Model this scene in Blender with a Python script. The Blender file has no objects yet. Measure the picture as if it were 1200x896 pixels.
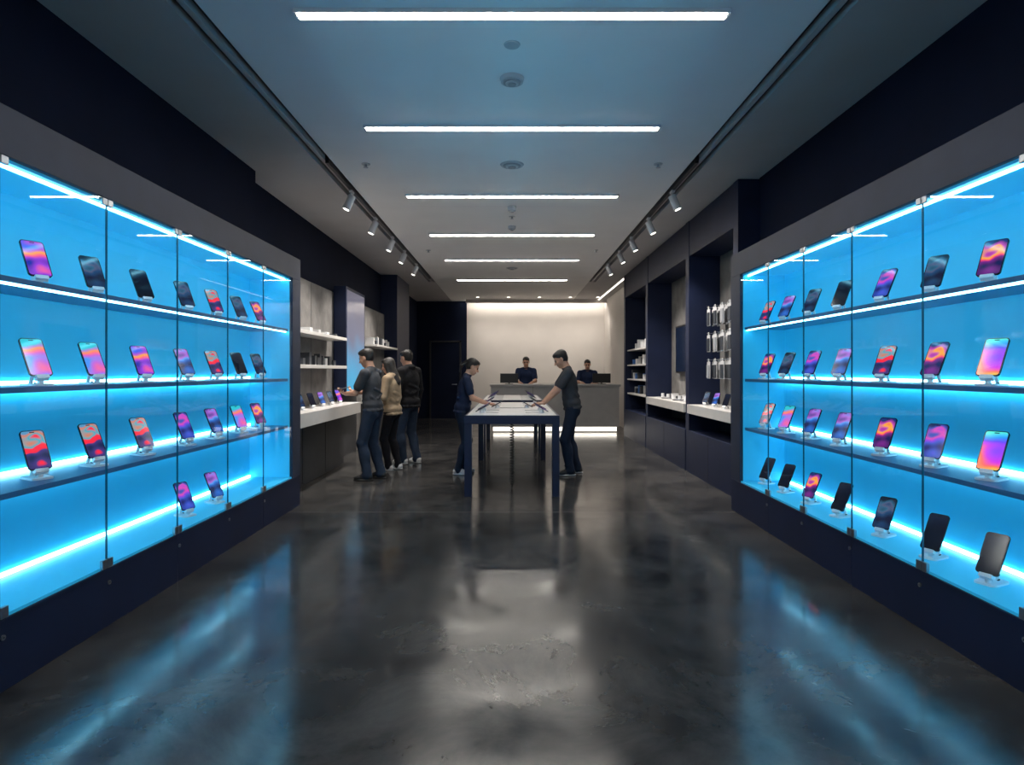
import bpy, math, random
import numpy as np
from mathutils import Vector, Matrix
random.seed(4)
scene = bpy.context.scene
COL = scene.collection
try:
    scene.view_settings.view_transform = 'Standard'
    scene.view_settings.look = 'None'
    scene.view_settings.exposure = 0.2
except Exception: pass

# ------------------------------------------------------------------ materials
MATS = {}
def mat(name, col, rough=0.5, metal=0.0, emit=None, es=0.0, var=0.0, vscale=6.0, bump=0.0, bscale=40.0, spec=0.5, rvar=0.0):
    if name in MATS: return MATS[name]
    m = bpy.data.materials.new(name); m.use_nodes = True
    nt = m.node_tree; b = nt.nodes['Principled BSDF']
    b.inputs['Base Color'].default_value = (*col, 1)
    b.inputs['Roughness'].default_value = rough
    b.inputs['Metallic'].default_value = metal
    b.inputs['Specular IOR Level'].default_value = spec
    if emit is not None:
        b.inputs['Emission Color'].default_value = (*emit, 1)
        b.inputs['Emission Strength'].default_value = es
    tc = nt.nodes.new('ShaderNodeTexCoord')
    if var > 0 or rvar > 0:
        n = nt.nodes.new('ShaderNodeTexNoise'); n.inputs['Scale'].default_value = vscale
        n.inputs['Detail'].default_value = 6
        nt.links.new(tc.outputs['Object'], n.inputs['Vector'])
        if var > 0:
            r = nt.nodes.new('ShaderNodeValToRGB')
            r.color_ramp.elements[0].position = 0.3; r.color_ramp.elements[1].position = 0.7
            r.color_ramp.elements[0].color = (*[c*(1-var) for c in col], 1)
            r.color_ramp.elements[1].color = (*[min(1, c*(1+var)) for c in col], 1)
            nt.links.new(n.outputs['Fac'], r.inputs['Fac'])
            nt.links.new(r.outputs['Color'], b.inputs['Base Color'])
        if rvar > 0:
            mr = nt.nodes.new('ShaderNodeMapRange')
            mr.inputs['From Min'].default_value = 0.3; mr.inputs['From Max'].default_value = 0.7
            mr.inputs['To Min'].default_value = max(0, rough-rvar); mr.inputs['To Max'].default_value = rough+rvar
            nt.links.new(n.outputs['Fac'], mr.inputs['Value'])
            nt.links.new(mr.outputs['Result'], b.inputs['Roughness'])
    if bump > 0:
        n2 = nt.nodes.new('ShaderNodeTexNoise'); n2.inputs['Scale'].default_value = bscale
        n2.inputs['Detail'].default_value = 4
        nt.links.new(tc.outputs['Object'], n2.inputs['Vector'])
        bp = nt.nodes.new('ShaderNodeBump'); bp.inputs['Strength'].default_value = bump
        bp.inputs['Distance'].default_value = 0.02
        nt.links.new(n2.outputs['Fac'], bp.inputs['Height'])
        nt.links.new(bp.outputs['Normal'], b.inputs['Normal'])
    MATS[name] = m
    return m

def screen_mat(name, stops, strength, z0=0.04, z1=0.24, nscale=9.0, namt=0.5):
    m = bpy.data.materials.new(name); m.use_nodes = True
    nt = m.node_tree; b = nt.nodes['Principled BSDF']
    b.inputs['Base Color'].default_value = (0.004, 0.004, 0.006, 1)
    b.inputs['Roughness'].default_value = 0.12
    b.inputs['Specular IOR Level'].default_value = 0.3
    tc = nt.nodes.new('ShaderNodeTexCoord'); sp = nt.nodes.new('ShaderNodeSeparateXYZ')
    nt.links.new(tc.outputs['Object'], sp.inputs[0])
    mr = nt.nodes.new('ShaderNodeMapRange'); mr.inputs['From Min'].default_value = z0; mr.inputs['From Max'].default_value = z1
    nt.links.new(sp.outputs['Z'], mr.inputs['Value'])
    n = nt.nodes.new('ShaderNodeTexNoise'); n.inputs['Scale'].default_value = nscale; n.inputs['Detail'].default_value = 0.5
    nt.links.new(tc.outputs['Object'], n.inputs['Vector'])
    ma = nt.nodes.new('ShaderNodeMath'); ma.operation = 'MULTIPLY_ADD'
    ma.inputs[1].default_value = namt*2
    nt.links.new(n.outputs['Fac'], ma.inputs[0])
    sub = nt.nodes.new('ShaderNodeMath'); sub.operation = 'SUBTRACT'; sub.inputs[1].default_value = namt
    nt.links.new(mr.outputs['Result'], sub.inputs[0]); nt.links.new(sub.outputs[0], ma.inputs[2])
    r = nt.nodes.new('ShaderNodeValToRGB')
    el = r.color_ramp.elements
    while len(el) < len(stops): el.new(0.5)
    for e, (p, c) in zip(el, stops):
        e.position = p; e.color = (*c, 1)
    nt.links.new(ma.outputs[0], r.inputs['Fac'])
    nt.links.new(r.outputs['Color'], b.inputs['Emission Color'])
    b.inputs['Emission Strength'].default_value = strength*0.9
    MATS[name] = m
    return m

def glass_mat():
    m = bpy.data.materials.new('clear_glass'); m.use_nodes = True
    nt = m.node_tree; nt.nodes.clear()
    o = nt.nodes.new('ShaderNodeOutputMaterial'); mx = nt.nodes.new('ShaderNodeMixShader')
    t = nt.nodes.new('ShaderNodeBsdfTransparent'); t.inputs['Color'].default_value = (0.93, 0.98, 1, 1)
    g = nt.nodes.new('ShaderNodeBsdfGlossy'); g.inputs['Roughness'].default_value = 0.02
    lw = nt.nodes.new('ShaderNodeLayerWeight'); lw.inputs['Blend'].default_value = 0.25
    ma = nt.nodes.new('ShaderNodeMath'); ma.operation = 'MULTIPLY_ADD'; ma.inputs[1].default_value = 0.22; ma.inputs[2].default_value = 0.015
    nt.links.new(lw.outputs['Facing'], ma.inputs[0]); nt.links.new(ma.outputs[0], mx.inputs['Fac'])
    nt.links.new(t.outputs[0], mx.inputs[1]); nt.links.new(g.outputs[0], mx.inputs[2]); nt.links.new(mx.outputs[0], o.inputs[0])
    MATS['glass'] = m
    return m

navy = mat('navy_paint', (0.008, 0.014, 0.042), 0.5, var=0.15, vscale=3, spec=0.3)
navy_wall = mat('navy_wall_paint', (0.004, 0.0075, 0.022), 0.8, var=0.15, vscale=2, spec=0.12)
fascia = mat('slate_laminate', (0.020, 0.028, 0.052), 0.5, var=0.12, vscale=4, spec=0.3)
ceil_in = mat('ceiling_white_paint', (0.90, 0.88, 0.86), 0.85, var=0.02, vscale=2)
ceil_out = mat('ceiling_outer_grey', (0.48, 0.46, 0.46), 0.85, var=0.04, vscale=2)  # outer ceiling strips, a darker grey than the middle
liner = mat('cyan_backlit_acrylic', (0.05, 0.52, 0.74), 0.45, emit=(0.01, 0.26, 0.48), es=0.34, var=0.03, vscale=3)
shelf_blue = mat('blue_shelf', (0.03, 0.14, 0.30), 0.35, var=0.05)
led_c = mat('led_cyan', (0.5, 0.9, 1), 0.4, emit=(0.28, 0.78, 1.0), es=14)
led_w = mat('led_white', (1, 1, 1), 0.4, emit=(1.0, 0.93, 0.84), es=40)
led_wash = mat('led_wall_wash', (1, 1, 1), 0.4, emit=(1.0, 0.93, 0.84), es=24)
led_base = mat('led_counter', (1, 1, 1), 0.4, emit=(1.0, 0.92, 0.8), es=2.5)
black = mat('black_plastic', (0.008, 0.008, 0.009), 0.4)
chrome = mat('brushed_steel', (0.45, 0.47, 0.5), 0.3, 1.0)
edge = mat('glass_edge', (0.01, 0.10, 0.17), 0.2)
white = mat('white_plastic', (0.75, 0.76, 0.78), 0.35)
whitelam = mat('white_laminate', (0.56, 0.54, 0.52), 0.35, var=0.03)
concrete = mat('concrete_panel', (0.15, 0.143, 0.137), 0.8, var=0.25, vscale=5, bump=0.15, bscale=20)
darkbase = mat('charcoal_laminate', (0.03, 0.031, 0.035), 0.6, var=0.15)
plaster = mat('warm_white_plaster', (0.62, 0.58, 0.54), 0.75, var=0.04, vscale=1.5)
counterm = mat('counter_grey', (0.38, 0.37, 0.36), 0.5, var=0.05)
glass = glass_mat()
phone_body = mat('phone_body', (0.01, 0.01, 0.012), 0.2, 0.3)
S = {
 'G': screen_mat('screen_sunset', [(0.0,(0.015,0.03,0.35)),(0.22,(0.30,0.05,0.65)),(0.42,(1.0,0.12,0.25)),(0.62,(1.0,0.38,0.06)),(0.8,(0.45,0.08,0.60)),(1.0,(0.03,0.12,0.8))], 1.15, namt=0.7, nscale=11),
 'P': screen_mat('screen_pink', [(0.0,(0.08,0.30,0.9)),(0.25,(0.55,0.14,0.70)),(0.45,(1.0,0.15,0.30)),(0.65,(1.0,0.30,0.10)),(0.85,(0.35,0.25,0.70)),(1.0,(0.03,0.55,0.65))], 1.1, namt=0.9, nscale=10),
 'R': screen_mat('screen_red', [(0.0,(0.01,0.02,0.08)),(0.25,(0.06,0.04,0.2)),(0.33,(1.0,0.02,0.05)),(0.6,(0.95,0.03,0.06)),(0.68,(0.04,0.40,0.50)),(0.85,(0.7,0.2,0.1)),(1.0,(0.1,0.3,0.5))], 1.1, namt=0.7, nscale=13),
 'N': screen_mat('screen_rainbow', [(0.0,(1.0,0.60,0.05)),(0.20,(1.0,0.13,0.10)),(0.34,(0.65,0.03,0.75)),(0.52,(0.12,0.06,1.0)),(0.72,(0.02,0.3,1.0)),(1.0,(0.1,0.85,0.7))], 1.15, nscale=8, namt=0.6),
 'V': screen_mat('screen_violet', [(0.0,(0.015,0.02,0.16)),(0.30,(0.05,0.10,0.60)),(0.50,(0.25,0.06,0.75)),(0.66,(0.75,0.08,0.50)),(0.8,(0.08,0.10,0.50)),(1.0,(0.015,0.03,0.12))], 1.05, nscale=13, namt=0.7),
 'O': screen_mat('screen_ember', [(0.0,(0.01,0.012,0.08)),(0.32,(0.18,0.02,0.22)),(0.45,(0.95,0.06,0.15)),(0.58,(1.0,0.40,0.03)),(0.72,(0.5,0.05,0.4)),(1.0,(0.01,0.03,0.15))], 1.15, nscale=14, namt=0.7),
 'B': screen_mat('screen_dusk', [(0.0,(0.01,0.012,0.04)),(0.45,(0.02,0.07,0.18)),(0.6,(0.10,0.12,0.22)),(0.7,(0.04,0.14,0.25)),(1.0,(0.01,0.02,0.04))], 0.9, namt=0.8, nscale=14),
 'A': screen_mat('screen_azure', [(0.0,(0.02,0.03,0.10)),(0.35,(0.03,0.15,0.60)),(0.55,(0.10,0.35,0.9)),(0.75,(0.45,0.15,0.7)),(1.0,(0.05,0.05,0.25))], 1.0, namt=0.8, nscale=12),
 'D': screen_mat('screen_dark', [(0.0,(0.003,0.004,0.008)),(0.7,(0.008,0.014,0.04)),(1.0,(0.02,0.03,0.06))], 0.6),
}

# ------------------------------------------------------------------ mesh builder
class MB:
    def __init__(s): s.v=[]; s.f=[]; s.m=[]; s.mats=[]; s.sm=[]
    def mi(s, m):
        if m not in s.mats: s.mats.append(m)
        return s.mats.index(m)
    def add(s, vs, fs, m, M=None, smooth=False):
        o=len(s.v); k=s.mi(m)
        for v in vs:
            v=Vector(v)
            if M is not None: v=M@v
            s.v.append(tuple(v))
        for f in fs:
            s.f.append([i+o for i in f]); s.m.append(k); s.sm.append(smooth)
    def box(s,x0,x1,y0,y1,z0,z1,m,M=None):
        x0,x1=min(x0,x1),max(x0,x1); y0,y1=min(y0,y1),max(y0,y1); z0,z1=min(z0,z1),max(z0,z1)
        vs=[(x0,y0,z0),(x1,y0,z0),(x1,y1,z0),(x0,y1,z0),(x0,y0,z1),(x1,y0,z1),(x1,y1,z1),(x0,y1,z1)]
        s.add(vs,[(0,3,2,1),(4,5,6,7),(0,1,5,4),(1,2,6,5),(2,3,7,6),(3,0,4,7)],m,M)
    def rrect(s,w,h,r,d,m,M,n=5):
        pts=[]
        for cx,cy,a0 in ((w/2-r,h/2-r,0),(-w/2+r,h/2-r,90),(-w/2+r,-h/2+r,180),(w/2-r,-h/2+r,270)):
            for i in range(n+1):
                a=math.radians(a0+90*i/n); pts.append((cx+r*math.cos(a),cy+r*math.sin(a)))
        N=len(pts)
        vs=[(x,y,0) for x,y in pts]+[(x,y,d) for x,y in pts]
        fs=[tuple(range(N-1,-1,-1)),tuple(range(N,2*N))]+[(i,(i+1)%N,N+(i+1)%N,N+i) for i in range(N)]
        s.add(vs,fs,m,M)
    def cyl(s,p0,p1,r0,r1,m,n=20,caps=True):
        p0=Vector(p0);p1=Vector(p1);d=(p1-p0).normalized()
        a=d.orthogonal().normalized(); b=d.cross(a)
        vs=[];fs=[]
        for p,r in ((p0,r0),(p1,r1)):
            for i in range(n):
                t=2*math.pi*i/n; vs.append(p+a*(r*math.cos(t))+b*(r*math.sin(t)))
        fs=[(i,(i+1)%n,n+(i+1)%n,n+i) for i in range(n)]
        s.add(vs,fs,m,None,True)
        if caps:
            s.add(vs,[tuple(range(n-1,-1,-1)),tuple(range(n,2*n))],m)
    def mesh(s,name):
        me=bpy.data.meshes.new(name); me.from_pydata(s.v,[],s.f)
        for m in s.mats: me.materials.append(m)
        me.polygons.foreach_set('material_index',s.m); me.polygons.foreach_set('use_smooth',s.sm)
        me.update(); return me
    def obj(s,name,parent=None,bevel=0,loc=None):
        if loc is not None:
            l=Vector(loc); s.v=[tuple(Vector(v)-l) for v in s.v]
        o=bpy.data.objects.new(name,s.mesh(name)); COL.objects.link(o)
        if loc is not None: o.location=loc
        if parent: o.parent=parent
        if bevel:
            b=o.modifiers.new('bevel','BEVEL'); b.width=bevel; b.segments=2; b.limit_method='ANGLE'
        return o
def empty(name,loc=(0,0,0)):
    e=bpy.data.objects.new(name,None); COL.objects.link(e); e.location=loc; return e

# ------------------------------------------------------------------ floor
def floor_material():
    m=bpy.data.materials.new('polished_concrete'); m.use_nodes=True; nt=m.node_tree; b=nt.nodes['Principled BSDF']
    tc=nt.nodes.new('ShaderNodeTexCoord')
    n=nt.nodes.new('ShaderNodeTexNoise'); n.inputs['Scale'].default_value=1.5; n.inputs['Detail'].default_value=12; n.inputs['Roughness'].default_value=0.70; n.inputs['Distortion'].default_value=0.5
    n2=nt.nodes.new('ShaderNodeTexNoise'); n2.inputs['Scale'].default_value=2.2; n2.inputs['Detail'].default_value=10; n2.inputs['Roughness'].default_value=0.70; n2.inputs['Distortion'].default_value=0.7
    for q in (n,n2): nt.links.new(tc.outputs['Object'],q.inputs['Vector'])
    r=nt.nodes.new('ShaderNodeValToRGB'); e=r.color_ramp.elements
    e[0].position=0.33; e[0].color=(0.013,0.014,0.016,1); e[1].position=0.69; e[1].color=(0.074,0.071,0.068,1)
    nt.links.new(n.outputs['Fac'],r.inputs['Fac']); nt.links.new(r.outputs['Color'],b.inputs['Base Color'])
    mr=nt.nodes.new('ShaderNodeMapRange'); mr.inputs['From Min'].default_value=0.31; mr.inputs['From Max'].default_value=0.69
    mr.inputs['To Min'].default_value=0.08; mr.inputs['To Max'].default_value=0.25
    nt.links.new(n2.outputs['Fac'],mr.inputs['Value']); nt.links.new(mr.outputs['Result'],b.inputs['Roughness'])
    b.inputs['Specular IOR Level'].default_value=0.42
    return m
fl=floor_material()
H=3.62
joint=mat('floor_joint',(0.10,0.10,0.105),0.5)
b=MB(); ys=[-2.0,1.9,6.33,10.76,15.2,19.4]
for i in range(len(ys)-1):
    b.box(-3.3,3.3,ys[i]+(0.008 if i else 0),ys[i+1],-0.1,0,fl)
    if i: b.box(-3.3,3.3,ys[i],ys[i]+0.008,-0.1,-0.0005,joint)
b.obj('floor')

# ------------------------------------------------------------------ ceiling
b=MB()
b.box(-1.86,1.86,-2,19.4,H,H+0.1,ceil_in)
for s in (-1,1): b.box(s*2.03,s*3.3,-2,19.4,H,H+0.1,ceil_out); b.box(s*1.86,s*2.03,-2,14.9,H+0.06,H+0.1,black); b.box(s*1.86,s*2.03,14.9,19.4,H,H+0.1,ceil_out)
for s in (-1,1): b.box(s*1.925,s*1.965,-2,14.9,H-0.0,H+0.06,ceil_out)
b.obj('ceiling')
b=MB()
b.box(-2.78,-3.2,-2,6.66,0,H,navy_wall); b.box(-2.95,-3.2,6.66,19.4,0,H,navy_wall); b.obj('wall_left')
b=MB(); b.box(2.78,3.2,-2,6.90,0,H,navy_wall); b.box(3.05,3.2,6.90,14.0,0,H,navy_wall); b.box(2.86,3.2,14.0,19.2,0,H,plaster); b.obj('wall_right')
b=MB(); b.box(-1.4,2.86,19.05,19.2,0,H,plaster); b.box(-2.95,-1.4,19.05,19.2,0,H,navy_wall); b.obj('wall_back')
b=MB(); b.box(-2.95,-2.58,13.8,15.4,0,H,navy); b.obj('wall_pilaster')
b=MB(); b.box(-2.5,-1.62,18.99,19.045,0,2.35,navy_wall)
b.box(-2.55,-2.5,18.97,19.045,0,2.4,black); b.box(-1.62,-1.57,18.97,19.045,0,2.4,black); b.box(-2.55,-1.57,18.97,19.045,2.35,2.4,black)
b.cyl((-1.72,18.93,1.05),(-1.72,18.99,1.05),0.02,0.02,chrome); b.box(-1.85,-1.71,18.92,18.935,1.04,1.06,chrome)
b.obj('door_1')
b=MB(); b.box(-2.95,-2.935,15.4,19.0,0,0.1,black); b.obj('baseboard_left')
b=MB(); b.box(-1.4,2.86,18.55,18.6,H-0.10,H,plaster); b.box(-1.4,2.86,18.78,18.83,H-0.02,H,led_wash); b.obj('trim_1')

# ------------------------------------------------------------------ ceiling lights
for y in (1.6,3.71,5.44,7.55,9.7,11.88,14.47):
    b=MB()
    b.box(-1.31,1.31,y-0.042,y-0.034,H-0.026,H,white); b.box(-1.31,1.31,y+0.034,y+0.042,H-0.026,H,white)
    b.box(-1.31,-1.29,y-0.034,y+0.034,H-0.026,H,white); b.box(1.29,1.31,y-0.034,y+0.034,H-0.026,H,white)
    b.box(-1.29,1.29,y-0.034,y+0.034,H-0.0285,H-0.004,led_w)
    b.obj('linear_ceiling_light')
def disc(name,x,y,r,h,m,m2=None):
    b=MB(); b.cyl((x,y,H),(x,y,H-h),r,r*0.92,m,32)
    if m2:
        for k in range(3):
            rr=r*(0.75-0.2*k); b.cyl((x,y,H-h),(x,y,H-h-0.008*(k+1)),rr,rr*0.95,m2 if k%2==0 else m,32)
    return b.obj(name)
grey=mat('grey_plastic',(0.30,0.31,0.33),0.5); lgrey=mat('light_grey_plastic',(0.5,0.51,0.53),0.5)
disc('smoke_detector',0.0,4.55,0.09,0.03,lgrey,grey)
disc('ceiling_access_cap',0.0,4.08,0.055,0.008,lgrey)
disc('ceiling_speaker',0.0,6.45,0.125,0.012,lgrey,grey)
disc('smoke_detector',0.0,8.1,0.06,0.05,lgrey,grey)
disc('smoke_detector',0.0,9.2,0.06,0.04,lgrey,grey)
disc('ceiling_speaker',0.0,12.9,0.125,0.012,lgrey,grey)
for x,y in ((-1.53,6.43),(1.53,6.43),(0,8.6),(-1.5,11),(1.5,11)):
    b=MB(); b.cyl((x,y,H),(x,y,H-0.006),0.045,0.045,lgrey,24); b.cyl((x,y,H-0.006),(x,y,H-0.035),0.012,0.012,chrome,12); b.cyl((x,y,H-0.035),(x,y,H-0.039),0.025,0.025,chrome,16); b.obj('fire_sprinkler')

def add_light(kind,name,loc,target,energy,col,**kw):
    l=bpy.data.lights.new(name,kind); l.energy=energy; l.color=col
    for k,v in kw.items(): setattr(l,k,v)
    o=bpy.data.objects.new(name,l); COL.objects.link(o); o.location=loc
    o.rotation_euler=(Vector(target)-Vector(loc)).to_track_quat('-Z','Y').to_euler(); return o

headpaint=mat('track_head_white',(0.6,0.6,0.62),0.4)
lens=mat('lamp_lens',(1,1,1),0.3,emit=(1,0.93,0.82),es=6)
for s in (-1,1):
    b=MB(); b.box(s*1.88,s*1.915,6.3,14.2,H-0.035,H+0.06,black)
    heads=[7.28,8.55,9.77,10.86,12.2]
    for y in heads:
        x=s*1.9
        p=Vector((x,y,H-0.11)); d=Vector((s*0.42,-0.12,-1)).normalized()
        b.box(x-0.02,x+0.02,y-0.05,y+0.05,H-0.06,H-0.03,headpaint)
        b.cyl((x,y,H-0.06),(x,y,H-0.12),0.009,0.009,headpaint,10)
        b.cyl(p-d*0.02,p+d*0.16,0.045,0.047,headpaint,20)
        b.cyl(p+d*0.1601,p+d*0.1605,0.036,0.036,lens,20)
        add_light('SPOT','track_spot_lamp',p+d*0.19,(s*2.5,y-0.1,1.1),200,(1,0.93,0.85),spot_size=math.radians(88),spot_blend=0.9,shadow_soft_size=0.04)
    b.obj('track_lighting')
for x in (-1.0,-0.1,0.8,1.7,2.5):
    b=MB(); b.cyl((x,17.9,H),(x,17.9,H-0.01),0.06,0.06,lgrey,24); b.cyl((x,17.9,H-0.01),(x,17.9,H-0.012),0.045,0.045,lens,24); b.obj('recessed_downlight')
    add_light('SPOT','downlight_lamp',(x,17.9,H-0.03),(x,19.0,1.6),68,(1,0.92,0.83),spot_size=math.radians(85),spot_blend=0.9,shadow_soft_size=0.05)
b=MB(); b.box(2.60,2.64,14.3,18.6,H-0.012,H,led_base); b.obj('linear_cove_light')

# ------------------------------------------------------------------ cabinets
def cabinet(s,joints,yend,name):
    e=empty(name,(s*2.5,(joints[0]+yend)/2,0))
    def ch(b,nm,bevel=0):
        o=b.obj(nm,None,bevel); o.parent=e; o.matrix_parent_inverse=Matrix.Translation(-Vector(e.location)); return o
    y0=joints[0]-0.24; yb=joints[0]; yt=joints[-1]
    b=MB()
    b.box(s*2.30,s*2.775,y0,yend,2.43,2.66,fascia)
    b.box(s*2.30,s*2.775,y0,yb,0.33,2.43,fascia); b.box(s*2.30,s*2.775,yt,yend,0.33,2.43,fascia)
    b.box(s*2.76,s*2.775,yb,yt,0.33,2.43,fascia)
    ch(b,'frame',0.003)
    b=MB(); b.box(s*2.33,s*2.775,y0,yend,0,0.04,navy)
    n=len(joints)
    edges=[y0]+[joints[i] for i in range(2,n-1,2)]+[yend]
    for i in range(len(edges)-1): b.box(s*2.305,s*2.775,edges[i]+0.0015,edges[i+1]-0.0015,0.0,0.315,navy)
    b.box(s*2.298,s*2.775,y0,yend,0.315,0.33,navy)
    for i in range(1,n-1):
        y=joints[i]+0.02; b.cyl((s*2.306,y,0.245),(s*2.299,y,0.245),0.012,0.012,chrome,16); b.cyl((s*2.299,y,0.245),(s*2.2985,y,0.245),0.004,0.004,black,8)
    ch(b,'plinth')
    b=MB()
    b.box(s*2.745,s*2.76,yb,yt,0.33,2.43,liner); b.box(s*2.33,s*2.745,yb,yb+0.012,0.345,2.43,liner); b.box(s*2.33,s*2.745,yt-0.012,yt,0.345,2.43,liner)
    b.box(s*2.31,s*2.745,yb,yt,0.33,0.345,liner); b.box(s*2.33,s*2.745,yb,yt,2.415,2.43,liner)
    ch(b,'liner')
    b=MB()
    for z in SH: b.box(s*2.345,s*2.745,yb+0.013,yt-0.013,z-0.028,z,shelf_blue)
    ch(b,'shelves',0.002)
    b=MB()
    b.box(s*2.37,s*2.385,yb+0.02,yt-0.02,2.403,2.415,led_c)
    b.box(s*2.36,s*2.372,yb+0.02,yt-0.02,SH[2]-0.038,SH[2]-0.028,led_c)
    for z in [0.345]+SH[:2]: b.box(s*2.732,s*2.745,yb+0.02,yt-0.02,z+0.002,z+0.022,led_c)
    b.box(s*2.732,s*2.745,yb+0.02,yt-0.02,SH[2]+0.002,SH[2]+0.014,led_c)
    for z in SH[:2]: b.box(s*2.70,s*2.712,yb+0.02,yt-0.02,z-0.036,z-0.028,led_c)
    ch(b,'led_strips')
    b=MB()
    for i in range(n-1):
        b.add([(s*2.308,joints[i]+0.004,0.332),(s*2.308,joints[i+1]-0.004,0.332),(s*2.308,joints[i+1]-0.004,2.428),(s*2.308,joints[i]+0.004,2.428)],[(0,1,2,3)],glass)
    ch(b,'glass_doors')
    b=MB()
    for y in joints[1:-1]:
        b.box(s*2.303,s*2.311,y-0.004,y-0.0012,0.332,2.428,edge); b.box(s*2.303,s*2.311,y+0.0012,y+0.004,0.332,2.428,edge)
    ch(b,'glass_door_edges')
    b=MB()
    for y in joints[:-1]:
        for z0,z1 in ((0.332,0.385),(2.39,2.428)):
            b.box(s*2.296,s*2.316,y-0.045,y-0.003,z0,z1,chrome); b.box(s*2.296,s*2.316,y+0.003,y+0.045,z0,z1,chrome)
    ch(b,'hinges',0.003)
SH=[0.885,1.375,1.895]
cabinet(-1,[1.29,2.03,2.76,3.494,4.235,4.985,5.70,6.44],6.68,'glass_display_cabinet')
cabinet(1,[1.34,2.04,2.74,3.45,4.17,4.86,5.53,6.20],6.46,'glass_display_cabinet')

# ------------------------------------------------------------------ phones
def phone_mesh(key,lean=30):
    b=MB(); th=math.radians(lean)
    u=Vector((-math.sin(th),0,math.cos(th))); n=Vector((math.cos(th),0,math.sin(th))); sd=Vector((0,1,0))
    w,h=0.104,0.215
    P0=Vector((0.045,0,0.050)); c=P0+u*(h/2)
    def M(o):
        m=Matrix.Identity(4)
        for r in range(3): m[r][0]=sd[r]; m[r][1]=u[r]; m[r][2]=n[r]; m[r][3]=o[r]
        return m
    b.rrect(w,h,0.016,0.009,phone_body,M(c-n*0.009))
    b.rrect(w-0.009,h-0.009,0.012,0.0006,S[key],M(c))
    b.rrect(0.022,0.005,0.0024,0.0004,phone_body,M(c+n*0.0007+u*(h/2-0.012)))
    b.rrect(0.145,0.10,0.025,0.010,white,Matrix.Identity(4))
    b.box(-0.030,0.030,-0.085,0.030,-0.006,0,white,M(c-n*0.0095-u*0.045))
    b.rrect(0.058,0.020,0.004,0.018,white,M(P0-u*0.008-n*0.010))
    b.cyl(P0-n*0.012-u*0.002,(0.03,0,0.008),0.012,0.014,white,12)
    top=P0+u*0.09-n*0.014
    b.cyl(top,(-0.058,0,0.008),0.009,0.009,white,12)
    b.cyl((-0.03,0.012,0.01),(-0.045,0.012,0.013),0.004,0.004,black,8)
    return b.mesh('display_smartphone_'+key)
PM={k:phone_mesh(k) for k in S}
def phone(key,x,y,z,rz,sc=1.0):
    o=bpy.data.objects.new('display_smartphone',PM[key]); COL.objects.link(o)
    o.location=(x,y,z); o.rotation_euler=(0,0,math.radians(rz)); o.scale=(sc,)*3; return o
YS=[3.24,3.68,4.17,4.71,5.18,5.65,6.08]
L={1.895:'GBDBRBO',1.375:'PPGARDB',0.885:'RRRVAPO',0.345:'   VA  '}
R={1.895:'OBVDBAR',1.375:'NORAVBO',0.885:'NVOAAPR',0.345:'DDBDODD'}
for s,T in ((-1,L),(1,R)):
    for z,row in T.items():
        for i,k in enumerate(row):
            if k==' ': continue
            y=YS[i]-(0.0 if s<0 else 0.03)
            rz=(-28 if s<0 else 208)+random.uniform(-4,4)
            phone(k,s*2.505,y,z+0.0005,rz,1.06)
        for i,y in enumerate((1.75,2.25,2.72)):
            if s<0 and z<0.5: continue
            phone('GVN'[i],s*2.505,y,z+0.0005,-26 if s<0 else 206,1.06)

# ------------------------------------------------------------------ left mid section
b=MB()
b.box(-2.949,-2.86,6.75,9.75,0,2.72,concrete); b.box(-2.949,-2.86,11.3,13.75,0,2.72,concrete); b.box(-2.949,-2.87,9.75,11.3,0,2.72,darkbase)
for y in (7.75,8.75): b.box(-2.861,-2.858,y-0.004,y+0.004,0,2.72,black)
b.obj('wall_panel_left')
b=MB()
b.box(-2.40,-2.855,6.80,9.75,0.80,0.965,whitelam); b.box(-2.66,-2.855,6.85,9.7,0,0.80,darkbase)
for y in (7.8,8.75): b.box(-2.655,-2.66,y-0.003,y+0.003,0.02,0.8,black)
b.obj('product_display_counter',bevel=0.004)
for z in (1.535,1.965):
    b=MB(); b.box(-2.55,-2.857,6.85,9.5,z-0.045,z,whitelam); b.obj('floating_shelf',bevel=0.003)
b=MB(); b.box(-2.55,-2.857,11.6,13.7,1.925,1.965,whitelam); b.obj('floating_shelf',bevel=0.003)
b=MB(); b.box(-2.45,-2.855,11.6,13.7,0.84,0.965,whitelam); b.box(-2.66,-2.855,11.6,13.7,0,0.84,darkbase); b.obj('product_display_counter',bevel=0.004)
sign=screen_mat('signage_gradient',[(0.0,(0.03,0.5,0.85)),(0.35,(0.08,0.33,0.6)),(0.6,(0.13,0.15,0.26)),(1.0,(0.16,0.15,0.19))],0.85,z0=-0.9,z1=0.85,nscale=2,namt=0.15)
b=MB(); b.box(-2.66,-2.855,9.85,11.1,1.05,2.82,navy); b.box(-2.657,-2.66,9.90,11.05,1.10,2.77,sign)
b.obj('digital_signage_screen',loc=(-2.75,10.47,1.93))
k='DBDABGDBD'
for i in range(6): phone(k[i],-2.62,7.2+0.42*i,0.9655,-35,0.85)
for i in range(4): phone(k[i+3],-2.62,11.9+0.45*i,0.9655,-35,0.85)
pack_d=mat('dark_packaging',(0.03,0.035,0.045),0.5); pack_w=mat('white_packaging',(0.55,0.55,0.56),0.5); pack_b=mat('blue_packaging',(0.03,0.12,0.35),0.5)
def packs(name,x0,x1,y0,y1,z,hmax=0.2,mats=(pack_d,pack_w),step=0.14):
    b=MB(); y=y0
    while y<y1-0.1:
        w=random.uniform(0.07,0.12); h=random.uniform(0.45,1)*hmax
        b.box(x0,x0+(x1-x0)*random.uniform(0.4,1),y,y+w,z,z+h,random.choice(mats)); y+=step*random.uniform(0.9,1.4)
    return b.obj(name,bevel=0.002)
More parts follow.
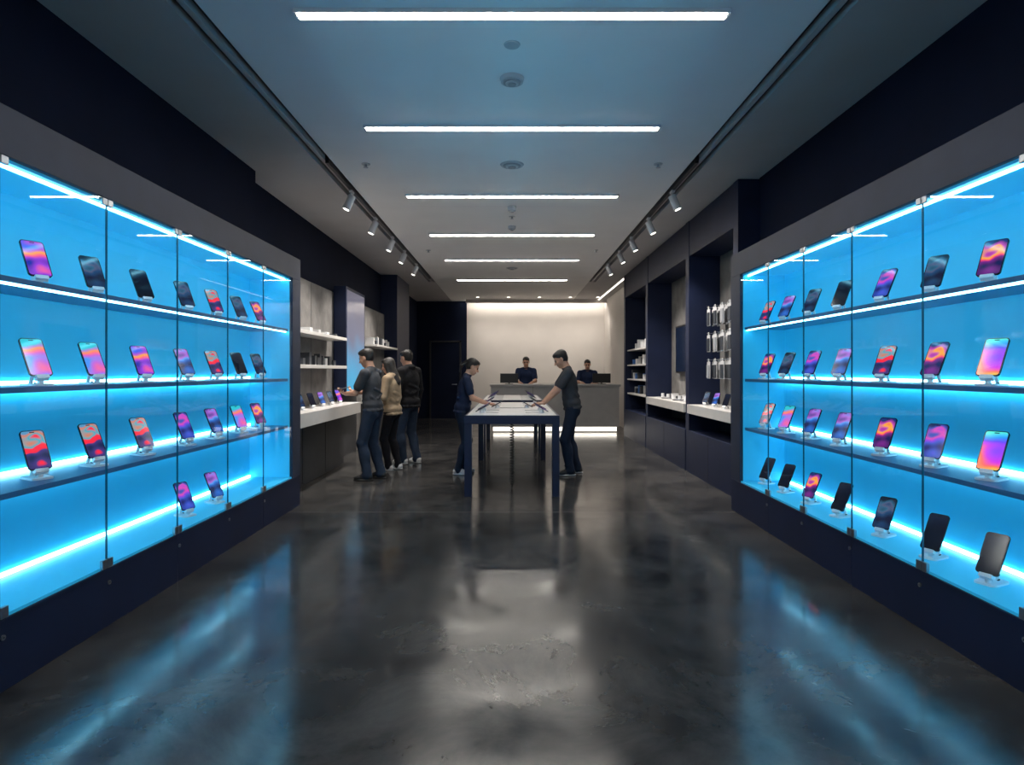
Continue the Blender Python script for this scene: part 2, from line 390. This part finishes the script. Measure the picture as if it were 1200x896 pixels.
packs('boxed_accessories',-2.80,-2.62,6.95,9.4,1.5355,0.17,(pack_d,pack_d,pack_w))
packs('boxed_accessories',-2.80,-2.62,6.95,9.4,1.9655,0.08,(pack_d,pack_d,pack_w),0.35)
packs('boxed_accessories',-2.80,-2.62,11.7,13.6,1.9655,0.17)

# ------------------------------------------------------------------ right shelving
b=MB(); X0=2.55; X1=3.05
def post(y0,y1): b.box(X0,X1,y0,y1,0,H-0.001,navy)
post(6.93,7.08); post(8.86,9.02); post(11.55,11.71); post(13.85,14.0)
b.box(X0+0.01,X1,7.08,13.85,3.11,H-0.001,navy)
b.box(X0-0.01,X1,7.08,8.86,0.0,0.60,navy); b.box(X0-0.01,X1,9.02,11.55,0,0.60,navy); b.box(X0-0.01,X1,11.71,13.85,0,0.60,navy)
for y in (7.97,10.28,12.78): b.box(X0-0.012,X0-0.01,y-0.003,y+0.003,0.02,0.6,black)
for y0,y1 in ((7.08,8.86),(9.02,11.55)):
    b.box(2.52,X1,y0+0.01,y1-0.01,0.85,0.975,whitelam)
    b.box(3.0,X1,y0,y1,0.975,3.11,concrete)
    b.box(3.0,X1,y0,y1,0.6,0.85,darkbase)
b.box(3.0,X1,11.71,13.85,0.6,3.11,concrete)
for z in (0.975,1.29,1.60,1.93): b.box(2.6,3.0,11.71,13.85,z-0.03,z,whitelam)
b.obj('built_in_shelving_unit')
for z in (0.975,1.29,1.60,1.93): packs('boxed_accessories',2.95,2.66,11.8,13.75,z+0.0005,0.2,(pack_w,pack_w,pack_d,pack_b))
b=MB(); b.box(2.93,2.995,9.9,11.0,1.42,2.25,black); b.box(2.928,2.93,9.93,10.97,1.45,2.22,mat('tv_screen',(0.006,0.012,0.03),0.15)); b.obj('wall_mounted_display')
b=MB()
for r,z in enumerate((1.35,1.72,2.08)):
    for i in range(5):
        y=7.45+0.28*i
        b.cyl((2.998,y,z+0.26),(2.72,y,z+0.26),0.004,0.004,chrome,8)
        for q in range(3):
            x=2.74+q*0.07
            b.box(x,x+0.008,y-0.06,y+0.06,z,z+0.235,pack_w)
            b.box(x-0.012,x,y-0.05,y+0.05,z+0.012,z+0.19,pack_d if (i+r+q)%4 else grey)
            b.box(x,x+0.004,y-0.02,y+0.02,z+0.235,z+0.275,pack_w)
b.obj('hanging_accessory_packs')
b=MB()
for i in range(6):
    y=9.3+0.38*i; b.rrect(0.16,0.10,0.01,0.012,pack_w if i%2 else pack_d,Matrix.Translation((2.72,y,0.976)))
    b.cyl((2.78,y+0.13,0.976),(2.78,y+0.13,1.05),0.03,0.025,white,16)
b.obj('tabletop_accessories')
for i in range(4): phone('BDAB'[i],2.70,7.35+0.4*i,0.9755,215,0.8)
packs('boxed_accessories',2.98,2.85,9.2,11.4,0.9755,0.09,(pack_w,pack_d))

# ------------------------------------------------------------------ tables
tabtop=mat('table_top_white',(0.68,0.67,0.66),0.5,var=0.03,spec=0.3)
tabnavy=mat('table_navy_lacquer',(0.007,0.014,0.042),0.35)
def table(y0,y1,w=0.55,zt=0.94):
    b=MB()
    b.box(-w,w,y0,y1,zt-0.10,zt-0.012,tabnavy); b.box(-w+0.0,w-0.0,y0,y1,zt-0.012,zt,tabnavy)
    b.box(-w+0.03,w-0.03,y0+0.03,y1-0.03,zt-0.001,zt+0.004,tabtop)
    for x in (-w,w-0.085):
        for y in (y0,y1-0.085): b.box(x,x+0.085,y,y+0.085,0,zt-0.10,tabnavy)
    b.obj('display_table',bevel=0.004)
table(7.10,10.1); table(10.9,13.2)
zt=0.9445
def lying(b,x,y,key,s):
    M=Matrix.Translation((x,y,zt+0.055))@Matrix.Rotation(math.radians(28*s),4,'Y')@Matrix.Rotation(math.radians(90),4,'Z')
    b.rrect(0.09,0.18,0.012,0.009,phone_body,M)
    b.rrect(0.083,0.173,0.01,0.001,S[key],M@Matrix.Translation((0,0,0.009)))
    b.cyl((x,y,zt),(x,y,zt+0.052),0.04,0.02,white,16)
    sx=-1 if x>0 else 1
    f=lambda t:(x+sx*(0.035+0.16*t),y+0.03*math.sin(t*5),zt+0.005,)
    for i in range(8): b.cyl(f(i/8),f((i+1)/8),0.003,0.003,grey,6)
for k,(y0,n) in enumerate(((7.5,6),(11.2,5))):
    b=MB()
    for i in range(n):
        if k==0 and i in (2,3): continue
        for s in (-1,1): lying(b,s*0.36,y0+0.44*i,'BAD'[(i+k+(s>0))%3],s)
    b.obj('tethered_demo_phones')
for s in (-1,1):
    b=MB(); lying(b,s*0.20,8.45,'B',s) ; b.obj('tethered_demo_phones')
cu=bpy.data.curves.new('coil','CURVE'); cu.dimensions='3D'; cu.bevel_depth=0.007; cu.bevel_resolution=2
sp=cu.splines.new('POLY'); N=420; sp.points.add(N-1)
for i in range(N):
    t=i/(N-1); a=t*2*math.pi*26; rr=0.022*min(1,t*12,(1-t)*12)+0.001
    sp.points[i].co=(rr*math.cos(a),7.62+rr*math.sin(a),0.008+t*0.832,1)
o=bpy.data.objects.new('coiled_power_cable',cu); COL.objects.link(o); cu.materials.append(black)

# ------------------------------------------------------------------ service counter
b=MB()
b.box(-0.50,2.55,14.62,15.35,0.13,1.09,counterm); b.box(-0.53,2.58,14.58,15.4,1.09,1.14,counterm)
b.box(-0.45,2.5,14.70,15.3,0,0.13,whitelam); b.box(-0.45,2.5,14.685,14.70,0.03,0.12,led_base)
for x in (0.5,1.5): b.box(x-0.003,x+0.003,14.615,14.62,0.13,1.09,darkbase)
b.obj('service_counter')
def monitor(x,y):
    b=MB(); b.rrect(0.2,0.16,0.01,0.012,black,Matrix.Translation((x,y,1.1405))); b.box(x-0.02,x+0.02,y-0.01,y+0.01,1.15,1.25,black)
    b.box(x-0.22,x+0.22,y-0.03,y-0.01,1.17,1.42-0.02,black); b.box(x-0.21,x+0.21,y-0.01,y-0.005,1.18,1.39,S['B']); b.obj('computer_monitor',bevel=0.003)
monitor(-0.07,15.1); monitor(2.2,15.1)

# ------------------------------------------------------------------ people (implicit surface -> surface nets)
def rc(a,b,ra,rb,m,k=0.02): return ('c',np.array(a,float),np.array(b,float),ra,rb,m,k)
def el(c,r,m,k=0.02,R=None): return ('e',np.array(c,float),np.array(r,float),None if R is None else np.array(R),None,m,k)
def dist(pr,P):
    if pr[0]=='c':
        _,a,b,ra,rb,_,_=pr; ab=b-a; t=np.clip(((P-a)@ab)/max(ab@ab,1e-9),0,1)
        return np.linalg.norm(P-a-t[...,None]*ab,axis=-1)-(ra+(rb-ra)*t)
    _,c,r,R,_,_,_=pr; q=P-c
    if R is not None: q=q@R
    k0=np.linalg.norm(q/r,axis=-1); k1=np.linalg.norm(q/(r*r),axis=-1)
    return k0*(k0-1)/np.maximum(k1,1e-6)
def bbox(pr):
    if pr[0]=='c':
        r=max(pr[3],pr[4]); return np.minimum(pr[1],pr[2])-r,np.maximum(pr[1],pr[2])+r
    r=pr[2].max() if pr[3] is not None else pr[2]; return pr[1]-r,pr[1]+r
def polygonise(prims,h):
    los,his=zip(*[bbox(p) for p in prims]); lo=np.min(los,0)-4*h; hi=np.max(his,0)+4*h
    lo[2]=min(lo[2],-2*h)
    n=np.ceil((hi-lo)/h).astype(int)+1
    F=np.full(n,0.2,np.float32)
    ax=[lo[i]+h*np.arange(n[i]) for i in range(3)]
    for p,(l,u) in zip(prims,zip(los,his)):
        i0=np.maximum(((l-0.045-lo)/h).astype(int),0); i1=np.minimum(((u+0.045-lo)/h).astype(int)+2,n)
        sl=tuple(slice(i0[i],i1[i]) for i in range(3))
        G=np.stack(np.meshgrid(*[ax[i][sl[i]] for i in range(3)],indexing='ij'),-1)
        d=dist(p,G); a=F[sl]; k=p[6]
        t=np.clip(0.5+0.5*(d-a)/k,0,1); F[sl]=d*(1-t)+a*t-k*t*(1-t)
    F=np.maximum(F,-(ax[2][None,None,:]-0.0)).astype(np.float32)
    I=F<0
    c=[(0,0,0),(1,0,0),(0,1,0),(1,1,0),(0,0,1),(1,0,1),(0,1,1),(1,1,1)]
    m=n-1
    cnt=np.zeros(m,np.int8)
    for x,y,z in c: cnt+=I[x:x+m[0],y:y+m[1],z:z+m[2]]
    act=np.argwhere((cnt>0)&(cnt<8)); idx=np.full(m,-1,np.int64); idx[tuple(act.T)]=np.arange(len(act))
    V=np.stack([F[act[:,0]+x,act[:,1]+y,act[:,2]+z] for x,y,z in c],1)
    acc=np.zeros((len(act),3)); w=np.zeros(len(act)); ca=np.array(c,float)
    for i in range(8):
        for j in range(i+1,8):
            if np.abs(ca[i]-ca[j]).sum()!=1: continue
            x=(V[:,i]<0)!=(V[:,j]<0); den=V[:,i]-V[:,j]; t=np.where(x,V[:,i]/np.where(np.abs(den)<1e-9,1,den),0)
            acc+=np.where(x[:,None],ca[i]+t[:,None]*(ca[j]-ca[i]),0); w+=x
    vs=lo+h*(act+acc/w[:,None])
    quads=[]
    for a in range(3):
        b_,c_=(a+1)%3,(a+2)%3
        s0=[slice(None)]*3; s1=[slice(None)]*3; s0[a]=slice(0,-1); s1[a]=slice(1,None)
        A=I[tuple(s0)];B=I[tuple(s1)]
        for flip,mask in ((False,A&~B),(True,~A&B)):
            e=np.argwhere(mask)
            e=e[(e[:,b_]>0)&(e[:,c_]>0)&(e[:,b_]<m[b_])&(e[:,c_]<m[c_])]
            def g(db,dc):
                q=e.copy(); q[:,b_]+=db; q[:,c_]+=dc; return idx[tuple(q.T)]
            Q=np.stack([g(-1,-1),g(0,-1),g(0,0),g(-1,0)],1)
            if flip: Q=Q[:,::-1]
            quads.append(Q)
    Q=np.concatenate(quads); Q=Q[(Q>=0).all(1)]
    return vs,Q
def nrm(v): v=np.array(v,float); return v/np.linalg.norm(v)
def ik(s,t,l1,l2,pole):
    s=np.array(s,float);t=np.array(t,float);d=t-s;D=np.linalg.norm(d)
    if D>l1+l2-0.005: t=s+d/D*(l1+l2-0.005); d=t-s; D=np.linalg.norm(d)
    u=d/D; a=(l1*l1-l2*l2+D*D)/(2*D); hh=math.sqrt(max(l1*l1-a*a,0)); p=np.array(pole,float); p=p-u*(p@u); p=nrm(p)
    return s+u*a+p*hh,t
def Ry(a): c,s=math.cos(a),math.sin(a); return np.array([[c,0,s],[0,1,0],[-s,0,c]])
def Rz(a): c,s=math.cos(a),math.sin(a); return np.array([[c,-s,0],[s,c,0],[0,0,1]])
def hand(P,w,f,n,left,curl,m='skin'):
    f=nrm(f); n=np.array(n,float); n=nrm(n-f*(n@f)); s=np.cross(n,f)*(1 if left else -1)
    w=np.array(w)
    for j in range(4):
        kn=w+f*(0.088-0.004*abs(j-1))+s*(0.033-0.0215*j)
        P.append(rc(w+s*(0.016-0.011*j)+f*0.01,kn,0.0135,0.0105,m,0.008))
        L_=(0.074,0.082,0.076,0.060)[j]; c1=curl*(0.7+0.12*j); spread=(0.10,0.02,-0.06,-0.15)[j]
        d1=nrm(f*math.cos(c1)+n*math.sin(c1)+s*spread); p1=kn+d1*L_*0.5
        d2=nrm(f*math.cos(c1*2)+n*math.sin(c1*2)+s*spread); p2=p1+d2*L_*0.29
        d3=nrm(f*math.cos(c1*2.6)+n*math.sin(c1*2.6)+s*spread); p3=p2+d3*L_*0.21
        P.append(rc(kn,p1,0.0092,0.008,m,0.003)); P.append(rc(p1,p2,0.008,0.0072,m,0.003)); P.append(rc(p2,p3,0.0072,0.0062,m,0.003))
    t0=w+f*0.022+s*0.022; t1=t0+nrm(s*0.75+f*0.65+n*0.25)*0.045; t2=t1+nrm(s*0.35+f*0.9+n*0.3)*0.032; t3=t2+nrm(s*0.1+f*0.95+n*0.35)*0.02
    P.append(rc(t0,t1,0.015,0.011,m,0.008)); P.append(rc(t1,t2,0.0105,0.009,m,0.004)); P.append(rc(t2,t3,0.009,0.0075,m,0.004))

def person(name,loc,yaw,Ht,cols,lean=0,nod=0,hyaw=0,handL=None,handR=None,female=False,sleeve=0.66,jacket=False,hair='short',feet=((0,0.10),(0,-0.10)),fyaw=(12,-12),poleL=(-0.4,0.5,-0.8),poleR=(-0.4,-0.5,-0.8),fdir=None,ndir=None,curl=0.45):
    s=Ht/1.75; P=[]; ln=math.radians(lean); hip=np.array([0,0,0.93])
    RL=Ry(ln)
    T=lambda p: RL@(np.array(p,float)-hip)+hip
    sw=0.172 if female else 0.192
    top='top'; g=0.012 if jacket else 0
    P.append(el((-0.01,0,0.93),(0.105,0.155,0.12),'pants',0.03))
    P.append(el((-0.045,0.06,0.885),(0.072,0.078,0.085),'pants',0.03)); P.append(el((-0.045,-0.06,0.885),(0.072,0.078,0.085),'pants',0.03))
    kr,arr=(0.070,0.059) if not female else (0.062,0.049)
    for sg,(fx,fy),fa in ((1,feet[0],fyaw[0]),(-1,feet[1],fyaw[1])):
        hp=np.array([-0.005,sg*0.085,0.89]); an=np.array([fx-0.02,fy,0.085])
        kn,an=ik(hp,an,0.415,0.41,(1,0.05*sg,0))
        P.append(rc(hp,kn,0.089,kr,'pants',0.03)); P.append(rc(kn,an,kr-0.001,arr,'pants',0.025))
        P.append(el(kn*0.6+an*0.4+np.array([-0.012,0,0]),(kr-0.002,kr-0.006,0.13),'pants',0.03))
        P.append(rc(an+np.array([0.005,0,0.02]),an+np.array([0.008,0,-0.018]),arr+0.002,arr+0.004,'pants',0.008))
        P.append(el(an+np.array([0.02,0,0.05]),(arr+0.003,arr-0.004,0.016),'pants',0.012))
        R=Rz(math.radians(fa)); F=lambda p: np.array([an[0],an[1],0])+R@np.array(p)
        P.append(rc(F((-0.035,0,0.048)),F((0.10,0,0.040)),0.040,0.036,'shoe',0.02)); P.append(rc(F((-0.01,0,0.07)),F((0.07,0,0.055)),0.038,0.03,'shoe',0.02))
        P.append(el(F((0.115,-sg*0.003,0.034)),(0.065,0.044,0.032),'shoe',0.015,R))
        P.append(el(F((0.052,0,0.012)),(0.138,0.048,0.017),'sole',0.003,R))
    cw=0.165 if female else 0.182
    P.append(el(T((-0.012,0,1.27)),(0.114+g,cw+g,0.20),top,0.03,RL))
    P.append(el(T((-0.004,0,1.10)),(0.112+g,0.148+g+(0 if female else 0.016),0.19),top,0.03,RL))
    hem=0.955-(0.045 if jacket else 0)
    P.append(el(T((-0.012,0,hem+0.035)),(0.126+g,0.172+g,0.105),top,0.025,RL))
    for a in range(12):
        th=a/12*2*math.pi; q=lambda th:T((-0.014+(0.112+g)*math.cos(th),(0.155+g)*math.sin(th),hem-0.035))
        P.append(rc(q(th),q(th+2*math.pi/12),0.015,0.015,top,0.02))
    P.append(el(T((0.045,0.06,1.30)),(0.06,0.075,0.075),top,0.03,RL)); P.append(el(T((0.045,-0.06,1.30)),(0.06,0.075,0.075),top,0.03,RL))
    for (x0,y0,z0),(x1,y1,z1),r in (((-0.10,-0.10,1.13),(-0.115,0.06,1.07),0.014),((-0.10,0.10,1.20),(-0.115,-0.03,1.15),0.013),((0.09,-0.09,1.10),(0.105,0.05,1.05),0.013),((-0.06,0.135,1.10),(-0.105,0.04,1.02),0.014)):
        P.append(rc(T((x0,y0,z0)),T((x1,y1,z1)),r+g,r+g,top,0.02))
    P.append(rc(T((-0.02,0.02,1.455)),T((-0.01,sw-0.02,1.405)),0.052+g,0.060+g,top,0.03)); P.append(rc(T((-0.02,-0.02,1.455)),T((-0.01,-sw+0.02,1.405)),0.052+g,0.060+g,top,0.03))
    P.append(el(T((-0.008,0,1.47)),(0.066,0.072,0.03),top,0.012,RL))
    if jacket: P.append(el(T((-0.04,0,1.47)),(0.075,0.095,0.05),top,0.015,RL))
    nb=T((-0.008,0,1.46)); RH=Ry(ln*0.8+math.radians(nod))@Rz(math.radians(hyaw))
    pv=T((0.0,0,1.525)); hc=pv+RH@np.array([0.020,0,0.10])
    hf=lambda p: hc+RH@np.array(p,float)
    P.append(rc(nb,hf((-0.02,0,-0.05)),0.058 if not female else 0.048,0.053 if not female else 0.045,'skin',0.015))
    P.append(el(hf((-0.012,0,0.03)),(0.092,0.074,0.086),'skin',0.015,RH)); P.append(el(hf((0.024,0,-0.03)),(0.066,0.060,0.083),'skin',0.02,RH))
    P.append(el(hf((0.052,0,-0.086)),(0.030,0.034,0.026),'skin',0.02,RH))
    P.append(rc(hf((0.084,0,0.008)),hf((0.104,0,-0.026)),0.007,0.0125,'skin',0.010))
    for sg in (1,-1):
        P.append(el(hf((0.079,sg*0.030,0.022)),(0.009,0.020,0.005),'hair',0.003,RH))
        P.append(el(hf((0.078,sg*0.029,0.003)),(0.010,0.014,0.007),'eye',0.002,RH))
        P.append(el(hf((0.055,sg*0.040,-0.025)),(0.028,0.020,0.024),'skin',0.015,RH))
        P.append(el(hf((-0.006,sg*0.077,-0.008)),(0.017,0.010,0.031),'skin',0.004,RH@Rz(sg*0.3)))
    P.append(el(hf((0.086,0,-0.057)),(0.009,0.024,0.0075),'lip',0.003,RH))
    P.append(el(hf((-0.026,0,0.050)),(0.096,0.082,0.078),'hair',0.006,RH)); P.append(el(hf((-0.05,0,0.005)),(0.060,0.074,0.078),'hair',0.02,RH))
    P.append(el(hf((0.020,0.012,0.082)),(0.058,0.060,0.036),'hair',0.015,RH))
    if hair=='long':
        P.append(rc(hf((-0.03,0,0.0)),T((-0.10,0,1.36)),0.088,0.06,'hair',0.03))
        for sg in (1,-1): P.append(rc(hf((-0.01,sg*0.07,0.03)),T((-0.02,sg*0.075,1.40)),0.024,0.022,'hair',0.03))
    if hair=='pony':
        P.append(el(hf((-0.105,0,0.03)),(0.03,0.028,0.03),'hair',0.01,RH)); P.append(rc(hf((-0.12,0,0.02)),hf((-0.155,0,-0.06)),0.027,0.026,'hair',0.02)); P.append(rc(hf((-0.155,0,-0.06)),hf((-0.135,0,-0.16)),0.026,0.010,'hair',0.02))
    ar=0.88 if female else 1.0
    for left,tg,pole in ((True,handL,poleL),(False,handR,poleR)):
        sg=1 if left else -1
        sh=T((-0.01,sg*sw,1.405))
        if tg is None: tg=np.array([0.05,sg*(sw+0.07),0.86])*s
        tgt=np.array(tg,float)/s
        eb,wr=ik(sh,tgt,0.285,0.25,pole)
        P.append(rc(sh,eb,0.049*ar,0.039*ar,'skin',0.02)); P.append(rc(eb,wr,0.041*ar,0.027*ar,'skin' if sleeve<1.5 else top,0.015))
        if sleeve<1:
            P.append(rc(sh,sh+(eb-sh)*sleeve,0.066*ar,0.065*ar,top,0.015))
        else:
            P.append(rc(sh,eb,0.064*ar+g/2,0.054*ar+g/2,top,0.02)); P.append(rc(eb,eb+(wr-eb)*0.93,0.052*ar+g/2,0.038*ar+g/2,top,0.015))
        fd=nrm(wr-eb)
        default=(left and handL is None) or ((not left) and handR is None)
        f=fd if default or fdir is None else fdir
        nn=(0,-sg,0) if default or ndir is None else ndir
        hand(P,wr+fd*0.005,f,nn,left,curl)
    vs,Q=polygonise(P,0.0056)
    cen=vs[Q].mean(1); D=np.stack([dist(p,cen) for p in P],1); lab=D.argmin(1)
    names=['skin','top','pants','shoe','sole','hair','eye','lip']
    li=np.array([names.index(p[5]) for p in P])[lab]
    y=math.radians(yaw); Rw=Rz(y); W=(vs*s)@Rw.T
    me=bpy.data.meshes.new(name); me.vertices.add(len(W)); me.vertices.foreach_set('co',W.astype(np.float32).ravel())
    me.loops.add(Q.size); me.loops.foreach_set('vertex_index',Q.astype(np.int32).ravel())
    me.polygons.add(len(Q)); me.polygons.foreach_set('loop_start',np.arange(0,Q.size,4,dtype=np.int32))
    try: me.polygons.foreach_set('loop_total',np.full(len(Q),4,np.int32))
    except Exception: pass
    for nme in names: me.materials.append(cols[nme])
    me.update(calc_edges=True); me.validate()
    me.polygons.foreach_set('material_index',li.astype(np.int32)); me.polygons.foreach_set('use_smooth',np.ones(len(Q),bool)); me.update()
    o=bpy.data.objects.new(name,me); COL.objects.link(o); o.location=(loc[0],loc[1],0.0)
    return o
skin=mat('skin',(0.50,0.28,0.19),0.5,var=0.05,vscale=20); lip=mat('lips',(0.38,0.14,0.12),0.45); eye=mat('eyes',(0.03,0.02,0.018),0.2); hairm=mat('black_hair',(0.010,0.008,0.007),0.45,bump=0.4,bscale=90)
def cl(name,c): return mat(name,c,0.85,var=0.18,vscale=9,bump=0.5,bscale=11,spec=0.2)
tee=cl('charcoal_tshirt',(0.045,0.049,0.058)); tan=cl('tan_jacket',(0.36,0.27,0.18)); blk=cl('black_jacket',(0.010,0.010,0.012)); nvt=cl('navy_shirt',(0.014,0.022,0.052)); blt=cl('blue_polo',(0.011,0.020,0.055))
jeans=cl('dark_denim',(0.020,0.033,0.060)); bpants=cl('black_trousers',(0.010,0.010,0.014)); npants=cl('navy_trousers',(0.012,0.020,0.040))
dsh=mat('black_shoes',(0.012,0.012,0.013),0.5); wsh=mat('white_sneakers',(0.6,0.6,0.6),0.5); sol=mat('white_rubber_sole',(0.5,0.5,0.5),0.6); dsol=mat('dark_rubber_sole',(0.03,0.03,0.03),0.6)
def C(top,pants,shoe,sole): return dict(skin=skin,top=top,pants=pants,shoe=shoe,sole=sole,hair=hairm,eye=eye,lip=lip)
person('male_customer',(-1.88,8.25),168,1.77,C(tee,jeans,dsh,dsol),lean=3,nod=18,handL=(0.36,0.05,1.15),handR=(0.30,-0.12,1.17),feet=((0.04,0.10),(-0.06,-0.11)),fdir=(0.8,-0.35,0.15),ndir=(0,-0.5,0.85),curl=0.5)
person('female_customer',(-1.77,9.05),165,1.66,C(tan,bpants,wsh,sol),lean=2,nod=14,female=True,sleeve=2,jacket=True,hair='long',handL=(0.22,0.10,1.05),handR=None,feet=((0.03,0.09),(-0.05,-0.09)))
person('male_customer',(-1.62,9.70),150,1.80,C(blk,jeans,wsh,sol),lean=2,nod=14,sleeve=2,jacket=True,handL=(0.20,0.16,1.05),feet=((0.05,0.11),(-0.05,-0.10)))
person('female_customer',(-0.70,8.72),4,1.66,C(nvt,npants,wsh,sol),lean=8,nod=24,female=True,hair='pony',handL=(0.34,0.10,1.0),handR=(0.34,-0.12,1.0),fdir=(1,0,-0.1),ndir=(0,0,-1),curl=0.25,feet=((0.02,0.08),(-0.05,-0.10)))
person('male_customer',(0.84,8.66),180,1.78,C(tee,npants,dsh,sol),lean=8,nod=26,handL=(0.40,0.12,1.005),handR=(0.40,-0.12,1.005),fdir=(1,0,-0.1),ndir=(0,0,-1),curl=0.25,feet=((0.05,0.11),(-0.07,-0.12)))
person('store_clerk',(0.36,15.75),-92,1.83,C(blt,bpants,dsh,dsol),nod=14,lean=2,handL=(0.38,0.14,1.17),handR=(0.38,-0.14,1.17),fdir=(1,0,-0.1),ndir=(0,0,-1),curl=0.3)
person('store_clerk',(1.93,15.75),-95,1.76,C(blt,bpants,dsh,dsol),nod=16,lean=2,handL=(0.38,0.14,1.17),handR=(0.38,-0.14,1.17),fdir=(1,0,-0.1),ndir=(0,0,-1),curl=0.3)
b=MB(); Mh=Matrix.Translation((-2.29,8.30,1.215))@Matrix.Rotation(math.radians(-12),4,'Y')@Matrix.Rotation(math.radians(80),4,'Z')
b.rrect(0.13,0.20,0.01,0.008,phone_body,Mh); b.rrect(0.12,0.19,0.008,0.001,mat('tablet_screen',(0.2,0.3,0.4),0.2,emit=(0.5,0.7,0.9),es=0.8),Mh@Matrix.Translation((0,0,0.008)))
b.obj('tablet_computer')

# ------------------------------------------------------------------ world & camera
w=bpy.data.worlds.new('ambient_fill'); scene.world=w; w.use_nodes=True  # even ambient fill, added through the open front to lighten the ceiling
bg=w.node_tree.nodes['Background']; bg.inputs['Color'].default_value=(0.47,0.49,0.53,1); bg.inputs['Strength'].default_value=0.5
cam=bpy.data.cameras.new('camera'); co=bpy.data.objects.new('camera',cam); COL.objects.link(co)
co.location=(0,0,1.45); co.rotation_euler=(math.radians(90),0,0); cam.sensor_width=36; cam.lens=21.6; cam.shift_y=-13/1200; cam.clip_start=0.05
scene.camera=co
